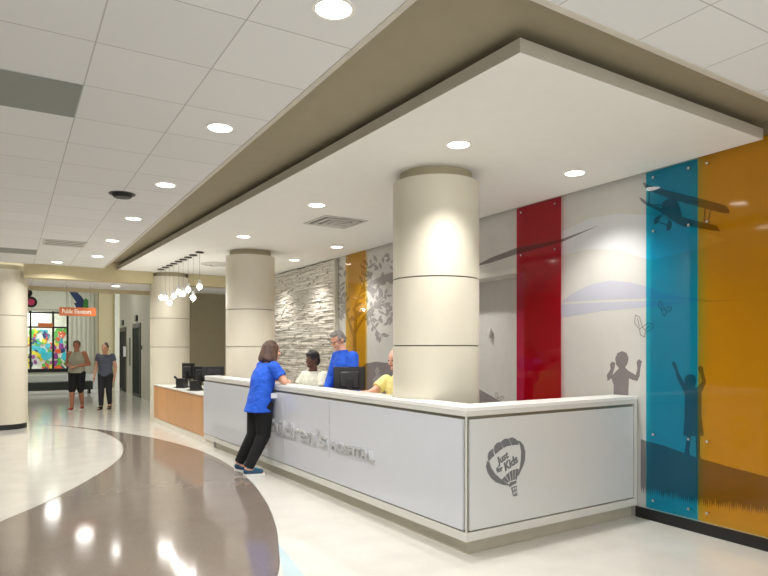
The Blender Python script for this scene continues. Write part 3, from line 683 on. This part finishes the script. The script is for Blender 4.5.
# ================= EQUIPMENT =================
def monitor(x, y, z, rz, w, h, lift, label):
    t = thing('computer_monitor', label, 'monitor', (x, y, z), rz)       # local: screen faces +Y
    def P(n, b_, m, bev=0): return obj(n, b_, m, t, bev, loc=(0, 0, 0))
    b = nb(); box(b, -w/2, w/2, -.015, .015, lift, lift+h); P('bezel', b, 'blackp', .006)
    b = nb(); box(b, -w/2+.015, w/2-.015, .0152, .017, lift+.02, lift+h-.015); P('screen', b, 'screen')
    b = nb(); box(b, -w*.3, w*.3, -.04, -.015, lift+h*.15, lift+h*.8); P('rear_housing', b, 'screen', .012)
    b = nb(); box(b, -.035, .035, -.07, -.04, .01, lift+h*.5); P('neck', b, 'blackp', .004)
    b = nb(); cyl(b, (0, -.04, 0), (0, -.04, .014), .12, n=32); P('base', b, 'blackp')
    return t
monitor(3.40, 6.47, .76, math.radians(-26), .37, .27, .30, 'black monitor seen from behind in front of the man in blue')
def wdp(px, off, z=.795):       # point on the side desk behind its front by off
    p = onlong(px, 380, off); return p.x, p.y
x, y = wdp(188.5, .38); monitor(x, y, .795, math.radians(-62), .34, .30, .16, 'farther black monitor on the wooden desk, turned edge-on')
x, y = wdp(201.5, .36); monitor(x, y, .795, math.radians(-52), .34, .28, .14, 'middle black monitor on the wooden desk')
x, y = wdp(213, .52); monitor(x, y, .795, math.radians(-15), .38, .2, .22, 'wide low black monitor half hidden behind the white counter end')
def phone(px, off, label):
    x, y = wdp(px, off); t = thing('desk_phone', label, 'phone', (x, y, .795), math.radians(-40))
    b = nb(); prism(b, [(-.08, -.1, 0), (-.08, .1, 0), (-.08, .06, .05), (-.08, -.1, .19), (-.08, -.12, .18)], (.16, 0, 0)); obj('phone_body', b, 'blackp', t, .004, loc=(0, 0, 0))
    b = nb(); tube(b, [(-.10, .07, .06), (-.10, .03, .13), (-.10, -.06, .19), (-.10, -.11, .21)], .022); obj('handset', b, 'blackp', t, loc=(0, 0, 0))
    b = nb(); tube(b, [(-.10, .07, .05), (-.15, .12, .012), (-.2, .05, .008), (-.16, -.04, .008), (-.08, -.08, .012)], .006); obj('cord', b, 'black', t, loc=(0, 0, 0))
phone(182.5, .2, 'black desk telephone with curled cord at far end of wooden desk'); phone(196.5, .2, 'black desk telephone beside the white counter end')
def chair(x, y, rz, label, sh=.62):
    t = thing('desk_stool', label, 'chair', (x, y, 0), rz)      # faces +Y
    def P(n, b_, m, bev=0): return obj(n, b_, m, t, bev, loc=(0, 0, 0))
    b = nb(); box(b, -.23, .23, -.22, .23, sh-.07, sh); P('seat', b, 'blackp', .03)
    b = nb(); box(b, -.21, .21, -.30, -.25, sh+.18, sh+.56); P('backrest', b, 'blackp', .03)
    b = nb(); tube(b, [(0, -.1, sh-.08), (0, -.28, sh-.03), (0, -.32, sh+.1), (0, -.30, sh+.3)], .018); P('back_bar', b, 'blackp')
    b = nb(); cyl(b, (0, 0, .08), (0, 0, sh-.07), .025, n=16); P('post', b, 'chrome')
    for k in range(5):
        a = k*2*math.pi/5+.3; b = nb(); tube(b, [(0, 0, .10), (.29*math.cos(a), .29*math.sin(a), .07)], .017); cyl(b, (.29*math.cos(a)-.0, .29*math.sin(a), .0), (.29*math.cos(a), .29*math.sin(a), .06), .022, n=12); P('leg', b, 'blackp')

# ================= PEOPLE =================
def remesh(bm, vox, smooth=2):
    me = bpy.data.meshes.new('tmp'); bmesh.ops.recalc_face_normals(bm, faces=bm.faces[:]); bm.to_mesh(me); bm.free()
    o = bpy.data.objects.new('tmp', me); C.objects.link(o)
    r = o.modifiers.new('r', 'REMESH'); r.mode = 'VOXEL'; r.voxel_size = vox; r.use_smooth_shade = True
    if smooth: s = o.modifiers.new('s', 'SMOOTH'); s.factor = .5; s.iterations = smooth
    out = bpy.data.meshes.new_from_object(o.evaluated_get(bpy.context.evaluated_depsgraph_get()))
    bpy.data.objects.remove(o); return out
def capsule(bm, p0, r0, p1, r1, c0=True, c1=True, n=16):
    p0, p1 = V(p0), V(p1); d = (p1-p0); L = d.length
    if L < 1e-5: return ball(bm, p0, r0)
    d /= L; a = d.orthogonal().normalized(); b_ = d.cross(a); prof = []
    if c0: prof += [(-r0*math.cos(q), r0*math.sin(q)) for q in (.15, .5, .9, 1.3)]
    prof += [(0, r0), (L, r1)]
    if c1: prof += [(L+r1*math.cos(q), r1*math.sin(q)) for q in (1.3, .9, .5, .15)]
    R = [[bm.verts.new(p0+d*h+(a*math.cos(2*math.pi*k/n)+b_*math.sin(2*math.pi*k/n))*r) for k in range(n)] for h, r in prof]
    for q in range(len(R)-1):
        for k in range(n): bm.faces.new((R[q][k], R[q][(k+1) % n], R[q+1][(k+1) % n], R[q+1][k]))
    bm.faces.new(R[0][::-1]); bm.faces.new(R[-1])
def loft(bm, rings, f, n=24):
    """rings: centre, half width, half depth; f = facing"""
    r = V((f.y, -f.x, 0)); R = []
    for c, rx, ry in rings: R.append([bm.verts.new(V(c)+r*(rx*math.cos(2*math.pi*k/n))+f*(ry*math.sin(2*math.pi*k/n))) for k in range(n)])
    for q in range(len(R)-1):
        for k in range(n): bm.faces.new((R[q][k], R[q][(k+1) % n], R[q+1][(k+1) % n], R[q+1][k]))
    bm.faces.new(R[0][::-1]); bm.faces.new(R[-1])
def hand(bm, w, d, up, side):
    """w wrist, d pointing, up back of the hand, side +1 thumb towards d x up"""
    d = V(d).normalized(); s = d.cross(V(up)).normalized()*side; up = s.cross(d)*side
    capsule(bm, w, .025, w+d*.03, .027)
    for k in range(4):
        o = (k-1.5)*.019; L = (.075, .085, .08, .062)[3-k if side > 0 else 3-k]
        base = w+d*.09+s*o; capsule(bm, w+d*.02+s*o*.8, .016, base, .0125)
        kn = base+d*L*.5-up*.006; capsule(bm, base, .0095, kn, .009); capsule(bm, kn, .009, kn+d*L*.42-up*L*.28, .0075)
    a = w+d*.03+s*.025; c = a+d*.035+s*.028-up*.008; capsule(bm, a, .013, c, .011); capsule(bm, c, .011, c+d*.03+s*.004-up*.006, .009)
def person(name, label, J, face, build, colors, hair, head_face=None, pitch=0, tops=None, extra=None):
    """J: joints in world space"""
    J = {k: V(v) for k, v in J.items()}
    root = V(((J['anL'].x+J['anR'].x)/2, (J['anL'].y+J['anR'].y)/2, 0))
    t = thing(name, label, 'person', root)
    f = V((math.cos(math.radians(face)), math.sin(math.radians(face)), 0)); r = V((f.y, -f.x, 0))
    g = build.get('g', 1); hw, ww, cw, dp = build['hip'], build['waist'], build['chest'], build['depth']; shw = build.get('shw', 1)
    pel, che, nek, hd = J['pel'], J['che'], J['nek'], J['head']
    def sp(q):      # along the spine, 0 pelvis .. 1 neck
        return pel.lerp(che, q/.62) if q < .62 else che.lerp(nek, (q-.62)/.38)
    def rings(e, lo, hi):
        tab = [(-.16, hw*.72, dp*.8), (-.05, hw, dp*1.0), (.08, hw*.98, dp), (.32, ww, dp*.92), (.62, cw, dp*1.02), (.78, cw*.97*shw, dp*.95), (.89, cw*.74*shw, dp*.74), (.97, cw*.45, dp*.5), (1.0, .066, .066)]
        out = []
        for q, a, b_ in tab:
            if lo <= q <= hi: out.append(((sp(q) if q >= 0 else pel+(pel-che)*(-q/.62)), a+e, b_+e))
        return out
    def hf(): return V((math.cos(math.radians(face if head_face is None else head_face)), math.sin(math.radians(face if head_face is None else head_face)), 0))
    H = hf(); HR = V((H.y, -H.x, 0)); pr = math.radians(pitch); F = H*math.cos(pr)-Z*math.sin(pr); U = HR.cross(F)
    hr = Matrix((HR, F, U)).transposed().to_4x4()
    def hp(x, y, z): return hd+HR*x*g+F*y*g+U*z*g
    la, lu = build.get('arm', .041), build.get('leg', .08)
    # body
    b = nb(); loft(b, rings(-.006, -1, 1), f); capsule(b, nek-Z*.03, .062, hd-U*.06*g-F*.012, .054)
    ball(b, hp(0, -.012, .02), (.074*g, .095*g, .098*g), rot=hr); ball(b, hp(0, .022, -.05), (.055*g, .066*g, .07*g), rot=hr)
    capsule(b, hp(0, .085, .012), .009, hp(0, .103, -.022), .015); ball(b, hp(0, .078, -.088), .022)          # nose, chin
    for s in (-1, 1):
        ball(b, hp(s*.078, -.012, -.005), (.012, .02, .032), rot=hr); ball(b, hp(s*.036, .066, -.025), (.022, .02, .022))
    for s in ('L', 'R'):
        capsule(b, J['sh'+s], la*1.3, J['el'+s], la*.95); capsule(b, J['el'+s], la*.95, J['wr'+s], la*.62)
        d = (J['wr'+s]-J['el'+s]); up = build.get('up', Z)
        if abs(d.normalized().dot(up)) > .8: up = -f if d.z > 0 else r*(1 if s == 'R' else -1)
        dd = J.get('hd'+s, d)
        hand(b, J['wr'+s], dd, up, -1 if s == 'R' else 1)
        capsule(b, J['hi'+s], lu*1.08, J['kn'+s], lu*.70); capsule(b, J['kn'+s], lu*.70, J['kn'+s].lerp(J['an'+s], .35)-f*.0, lu*.68); capsule(b, J['kn'+s].lerp(J['an'+s], .3), lu*.70, J['an'+s], lu*.48)
        ft = J['toe'+s]-J['an'+s]; ft.z = 0; capsule(b, J['an'+s]-Z*.02, .036, J['toe'+s]+Z*.0-ft.normalized()*.03, .03)
    me = remesh(b, .0085, 2)
    def add(n, me_, m, lab=None):
        me_.transform(Matrix.Translation(-root)); me_.materials.clear(); me_.materials.append(M[m] if isinstance(m, str) else m); me_.name = n
        o = bpy.data.objects.new(n, me_); C.objects.link(o); o.parent = t
        if lab: o['label'] = lab
        return o
    add('body', me, colors['skin'])
    def flat(n, bm_, m, lab=None):
        bmesh.ops.recalc_face_normals(bm_, faces=bm_.faces[:]); me_ = bpy.data.meshes.new(n); bm_.to_mesh(me_); bm_.free(); return add(n, me_, m, lab)
    for s in (-1, 1): b = nb(); ball(b, hp(s*.031, .077, .006), (.012, .008, .007), 12, 8, hr); flat('eye', b, 'eyew')
    b = nb(); ball(b, hp(0, .083, -.052), (.024, .008, .007), 12, 8, hr); flat('mouth', b, 'lips')
    # top garment
    b = nb(); e = .014; hem = build.get('hem', -.05)
    rg = rings(e, hem, .98); fl = build.get('flare', 1.03); rg[0] = (rg[0][0], rg[0][1]*fl, rg[0][2]*fl)
    if build.get('long'): rg = [(rg[0][0]-Z*build['long'], rg[0][1]*1.06, rg[0][2]*1.12)]+rg
    loft(b, rg, f)
    sl = build.get('sleeve', .75)
    for s in ('L', 'R'):
        if sl <= 1: q = J['sh'+s].lerp(J['el'+s], sl); capsule(b, J['sh'+s], la*1.3+(.02 if sl > .1 else -.02), q, la*1.15+(.022 if sl > .1 else -.03), True, False)
        else:
            q = J['el'+s].lerp(J['wr'+s], sl-1); capsule(b, J['sh'+s], la*1.3+.018, J['el'+s], la+.02); capsule(b, J['el'+s], la+.02, q, la*.75+.018, True, False)
    if build.get('collar'): capsule(b, nek-Z*.035, .078, nek+Z*.025+f*.004, .070, False, False)
    add('shirt', remesh(b, .010, 2), colors['top'])
    # trousers
    b = nb(); loft(b, rings(.010, -1, .34), f); ll = build.get('leglen', .97)
    for s in ('L', 'R'):
        q = J['kn'+s].lerp(J['an'+s], max(0, ll)) if ll >= 0 else J['hi'+s].lerp(J['kn'+s], 1+ll)
        if ll > 0: capsule(b, J['hi'+s], lu*1.08+.02, J['kn'+s], lu*.72+.018); capsule(b, J['kn'+s], lu*.72+.018, q, lu*.5+.016, True, False)
        else: capsule(b, J['hi'+s], lu*1.08+.02, q, lu*.8+.03, True, False)
    add('trousers', remesh(b, .010, 2), colors['bottom'])
    for s in ('L', 'R'):
        an, to = J['an'+s], J['toe'+s]; d = (to-an); dz = V((d.x, d.y, 0)).normalized(); tilt = build.get('heel'+s, 0)
        heel = V((an.x, an.y, 0))-dz*.05; toe = V((to.x, to.y, 0))
        b = nb(); capsule(b, heel+dz*.035+Z*(.055+tilt), .040, toe-dz*.045+Z*.042, .036); capsule(b, heel+dz*.045+Z*(.07+tilt), .04, heel+dz*.06+Z*(.10+tilt), .04, True, False)
        o = add('shoe', remesh(b, .007, 1), colors['shoe'])
        if colors['shoe'] == 'teal':
            b = nb(); capsule(b, heel+dz*.055+Z*(.092+tilt), .047, heel+dz*.060+Z*(.112+tilt), .045, False, False); add('shoe_collar', remesh(b, .006, 1), 'cyan')
            b = nb(); tube(b, [heel+dz*.09+Z*(.095+tilt), heel+dz*.14+Z*(.088+tilt*.5), heel+dz*.18+Z*.082], .008); flat('laces', b, 'cyan')
        side = dz.cross(Z); n_ = 20; b = nb(); pts = []
        for k in range(n_):
            a = 2*math.pi*k/n_; c = (heel+toe)/2; L_ = (toe-heel).length/2+.006; q = c+dz*L_*math.cos(a)+side*(.042+.004*math.cos(a))*math.sin(a); q.z = .001+tilt*(.5-.5*math.cos(a)); pts.append(q)
        prism(b, pts, (0, 0, .026)); flat('sole', b, colors.get('sole', 'sole'))
    # hair
    if hair:
        b = nb()
        if hair == 'long':
            ball(b, hp(0, -.035, .035), (.092, .098, .098), rot=hr)
            for k in range(13):
                a = math.radians(-20+220*k/12)+math.pi; x_, y_ = .078*math.cos(a), -.02+.085*math.sin(a)
                capsule(b, hp(x_*.95, y_, .05), .030, hp(x_*1.25, y_*1.1-.015, -.10-random.uniform(0, .02)), .034)
            capsule(b, hp(0, -.07, .0), .07, hp(0, -.085, -.10), .065)
        elif hair == 'short':
            ball(b, hp(0, -.026, .042), (.083, .093, .088), rot=hr); ball(b, hp(0, -.062, -.01), (.076, .06, .07), rot=hr)
            ball(b, hp(0, .028, .086), (.064, .05, .032), rot=hr)
            for s in (-1, 1): ball(b, hp(s*.062, -.01, .03), (.022, .05, .045), rot=hr)
        elif hair == 'bob':
            ball(b, hp(0, -.026, .042), (.094, .102, .095), rot=hr); ball(b, hp(0, -.055, -.02), (.088, .075, .085), rot=hr); ball(b, hp(0, .05, .08), (.06, .035, .03), rot=hr)
        elif hair == 'bun':
            ball(b, hp(0, -.028, .04), (.084, .092, .088), rot=hr); ball(b, hp(0, -.065, .12), (.045, .045, .04)); ball(b, hp(0, -.06, -.01), (.07, .05, .06), rot=hr)
        elif hair == 'thin':
            ball(b, hp(0, -.05, -.005), (.079, .062, .06), rot=hr)
        add('hair', remesh(b, .009, 1), colors['hair'])
    if extra: extra(t, J, hp, flat, f, r, F, HR, U)
    return t
# woman leaning on the counter
def ex1(t, J, hp, flat, f, r, F, HR, U):
    b = nb(); box(b, -.045, .045, -.006, .006, -.03, .03); bmesh.ops.transform(b, matrix=Matrix.Translation(V((2.735, 7.150, .975))) @ Matrix.Rotation(.35, 4, 'Z'), verts=b.verts); flat('badge', b, 'paper')
person('person', 'woman in bright blue tunic and black trousers leaning on the counter, seen from behind',
 dict(pel=(2.625, 7.36, .90), che=(2.675, 7.36, 1.18), nek=(2.735, 7.365, 1.385), head=(2.80, 7.375, 1.515),
      shR=(2.745, 7.185, 1.315), elR=(2.835, 7.08, 1.155), wrR=(2.925, 7.30, 1.145), shL=(2.725, 7.54, 1.315), elL=(2.86, 7.64, 1.155), wrL=(2.965, 7.50, 1.145), hdR=(.25, 1, -.02), hdL=(.4, -.9, -.02),
      hiR=(2.64, 7.27, .86), knR=(2.655, 7.29, .49), anR=(2.475, 7.345, .09), toeR=(2.665, 7.29, .03),
      hiL=(2.625, 7.45, .86), knL=(2.58, 7.45, .48), anL=(2.43, 7.56, .13), toeL=(2.57, 7.48, .03)), -3,
 dict(hip=.205, waist=.19, chest=.185, depth=.135, arm=.044, leg=.092, sleeve=.72, hem=-.16, flare=1.3, long=.055, heelL=.035, g=1.02), dict(skin='skin', top='bluec', bottom='blackc', shoe='teal', hair='brownh'), 'long', head_face=5, pitch=8, extra=ex1)
# man in blue behind the counter
def ex2(t, J, hp, flat, f, r, F, HR, U):
    b = nb()
    for s in (-1, 1): tube(b, [hp(s*.034+.02*math.cos(a*.5236), .092, .006+.015*math.sin(a*.5236)) for a in range(13)], .002, 6)
    tube(b, [hp(-.014, .093, .01), hp(.014, .093, .01)], .002, 6)
    for s in (-1, 1): tube(b, [hp(s*.054, .09, .01), hp(s*.078, .04, .012), hp(s*.083, -.02, .01)], .0025, 6)
    flat('glasses', b, 'dark')
    b = nb(); c = J['che']; tube(b, [J['nek']+f*.05+r*.06, c+f*.142+r*.03, c+f*.15-Z*.12], .004, 6); flat('lanyard', b, 'white')
    b = nb(); ball(b, c+f*.15-Z*.15, (.03, .03, .045)); flat('badge', b, 'paper')
person('person', 'grey-haired man in royal blue jacket and glasses looking down behind the counter',
 dict(pel=(3.93, 7.50, .95), che=(3.90, 7.50, 1.25), nek=(3.86, 7.52, 1.50), head=(3.79, 7.545, 1.655),
      shL=(3.89, 7.31, 1.43), elL=(3.86, 7.24, 1.13), wrL=(3.74, 7.27, .90), shR=(3.87, 7.71, 1.43), elR=(3.82, 7.80, 1.15), wrR=(3.68, 7.70, .92),
      hiL=(3.93, 7.40, .9), knL=(3.92, 7.38, .5), anL=(3.94, 7.37, .09), toeL=(3.77, 7.36, .03), hiR=(3.93, 7.60, .9), knR=(3.92, 7.62, .5), anR=(3.94, 7.63, .09), toeR=(3.77, 7.65, .03)), 180,
 dict(g=1.1, hip=.19, waist=.20, chest=.20, depth=.15, arm=.05, leg=.088, sleeve=1.85, hem=-.05, collar=1), dict(skin='skin', top='bluec', bottom='blackc', shoe='black', hair='greyh'), 'short', head_face=190, pitch=28, extra=ex2)
# seated woman
def ex3(t, J, hp, flat, f, r, F, HR, U):
    b = nb(); c = J['che']; tube(b, [J['nek']+f*.04+r*.06, c+f*.13, J['nek']+f*.04-r*.06], .004, 6); flat('lanyard', b, 'blackh'); b = nb(); ball(b, c+f*.14-Z*.02, (.02, .02, .03)); flat('badge', b, 'blackp')
person('person', 'dark-skinned woman with short black hair and cream blouse seated by the stone wall',
 dict(pel=(3.80, 8.28, .70), che=(3.77, 8.26, .98), nek=(3.75, 8.25, 1.235), head=(3.725, 8.24, 1.385),
      shL=(3.84, 8.10, 1.15), elL=(3.78, 8.00, .96), wrL=(3.58, 8.12, .86), shR=(3.70, 8.41, 1.15), elR=(3.58, 8.44, .98), wrR=(3.44, 8.30, .86),
      hiL=(3.82, 8.18, .66), knL=(3.45, 8.05, .62), anL=(3.55, 8.06, .20), toeL=(3.37, 8.02, .14), hiR=(3.76, 8.38, .66), knR=(3.40, 8.27, .62), anR=(3.50, 8.28, .20), toeR=(3.32, 8.22, .14)), 208,
 dict(hip=.18, waist=.165, chest=.165, depth=.12, arm=.042, leg=.08, sleeve=.8, hem=-.05, g=.98), dict(skin='skin2', top='whitec', bottom='blackc', shoe='black', hair='blackh'), 'bob', head_face=196, pitch=6, extra=ex3)
chair(3.86, 8.31, math.radians(118), 'black high desk stool under the woman in the cream blouse', .60)
# man in yellow beside the column
person('person', 'balding man in pale yellow shirt reaching forward, half hidden by the big column',
 dict(pel=(3.85, 5.98, .72), che=(3.78, 5.95, .98), nek=(3.74, 5.91, 1.26), head=(3.68, 5.89, 1.425),
      shR=(3.68, 6.10, 1.17), elR=(3.50, 6.08, 1.06), wrR=(3.345, 5.93, 1.06), shL=(3.74, 5.76, 1.17), elL=(3.62, 5.62, .98), wrL=(3.42, 5.62, .86), hdR=(-.5, -.15, .1),
      hiL=(3.86, 5.88, .68), knL=(3.48, 5.82, .62), anL=(3.57, 5.82, .20), toeL=(3.38, 5.80, .14), hiR=(3.86, 6.08, .68), knR=(3.48, 6.10, .62), anR=(3.57, 6.10, .20), toeR=(3.38, 6.10, .14)), 185,
 dict(hip=.18, waist=.185, chest=.18, depth=.135, arm=.045, leg=.085, sleeve=.7, hem=-.05, collar=1), dict(skin='skin3', top='yellow', bottom='blackc', shoe='black', hair='greyh'), 'thin', head_face=190, pitch=14)
chair(3.92, 5.98, math.radians(95), 'black high desk stool under the man in yellow', .62)
# walkers
def walker(px, py, face, h, colors, bld, hair, label, stride=.16, arms='bent', extra=None):
    p = atz(px, py, 0); f = V((math.cos(math.radians(face)), math.sin(math.radians(face)), 0)); r = V((f.y, -f.x, 0)); k = h/1.75
    def q(x, y, z): return p+r*x*k+f*y*k+Z*z*k
    J = dict(pel=q(0, 0, .94), che=q(0, .01, 1.22), nek=q(0, .01, 1.46), head=q(0, .03, 1.60), hiL=q(-.09, 0, .9), hiR=q(.09, 0, .9),
             knR=q(.08, stride*.7, .50), anR=q(.07, stride, .09), toeR=q(.08, stride+.17, .03), knL=q(-.08, -.02, .49), anL=q(-.07, -stride, .12), toeL=q(-.08, -stride+.16, .03),
             shL=q(-.165 if arms == 'bent' else -.175, 0, 1.40), shR=q(.165 if arms == 'bent' else .175, 0, 1.40))
    if arms == 'bent': J.update(elL=q(-.26, -.06, 1.13), wrL=q(-.10, .17, 1.10), elR=q(.26, -.06, 1.13), wrR=q(.10, .17, 1.08))
    else: J.update(elL=q(-.25, -.04, 1.12), wrL=q(-.25, .04, .86), elR=q(.25, -.02, 1.12), wrR=q(.25, .10, .87))
    return person('person', label, J, face, bld, colors, hair, extra=extra)
toward = math.degrees(math.atan2(-CS, -SN))
def ex4(t, J, hp, flat, f, r, F, HR, U):
    b = nb(); c = (J['wrL']+J['wrR'])/2+f*.06; box(b, -.10, .10, -.004, .004, -.06, .06); bmesh.ops.transform(b, matrix=Matrix.Translation(c+Z*.02) @ Matrix.Rotation(math.atan2(f.y, f.x)-math.pi/2, 4, 'Z'), verts=b.verts); flat('paper_sheet', b, 'paper')
walker(77, 410, toward+8, 1.77, dict(skin='tan', top='greyc', bottom='blackc', shoe='redc', hair='brownh'), dict(hip=.17, waist=.17, chest=.185, shw=.86, depth=.13, arm=.050, leg=.088, sleeve=.01, hem=-.05, leglen=.06), 'short', 'man in sleeveless khaki top, black shorts and red shoes walking forward', extra=None)
walker(105.5, 409, toward+4, 1.68, dict(skin='skin', top='slate', bottom='jean', shoe='black', sole='black', hair='brownh'), dict(hip=.17, waist=.15, chest=.17, depth=.115, arm=.04, leg=.08, sleeve=.45, hem=-.16), 'bun', 'woman in slate blouse and charcoal trousers walking beside the man', stride=.12, arms='down')

# ================= WORLD, CAMERA =================
w = bpy.data.worlds.new('World'); bpy.context.scene.world = w; w.use_nodes = True
bg = w.node_tree.nodes['Background']; bg.inputs[0].default_value = (.97, .98, 1, 1); bg.inputs[1].default_value = 2.4
cam = bpy.data.cameras.new('Camera'); co = bpy.data.objects.new('Camera', cam); C.objects.link(co)
cam.sensor_width = 36; cam.lens = 36*FPX/768; cam.shift_y = (HZ-288)/768; cam.clip_start = .05
co.location = CAM; co.rotation_euler = (math.pi/2, 0, -TH)
s = bpy.context.scene; s.camera = co
s.view_settings.view_transform = 'Standard'; s.view_settings.look = 'None'; s.view_settings.gamma = 1; s.view_settings.exposure = -.32
s.view_settings.use_curve_mapping = False
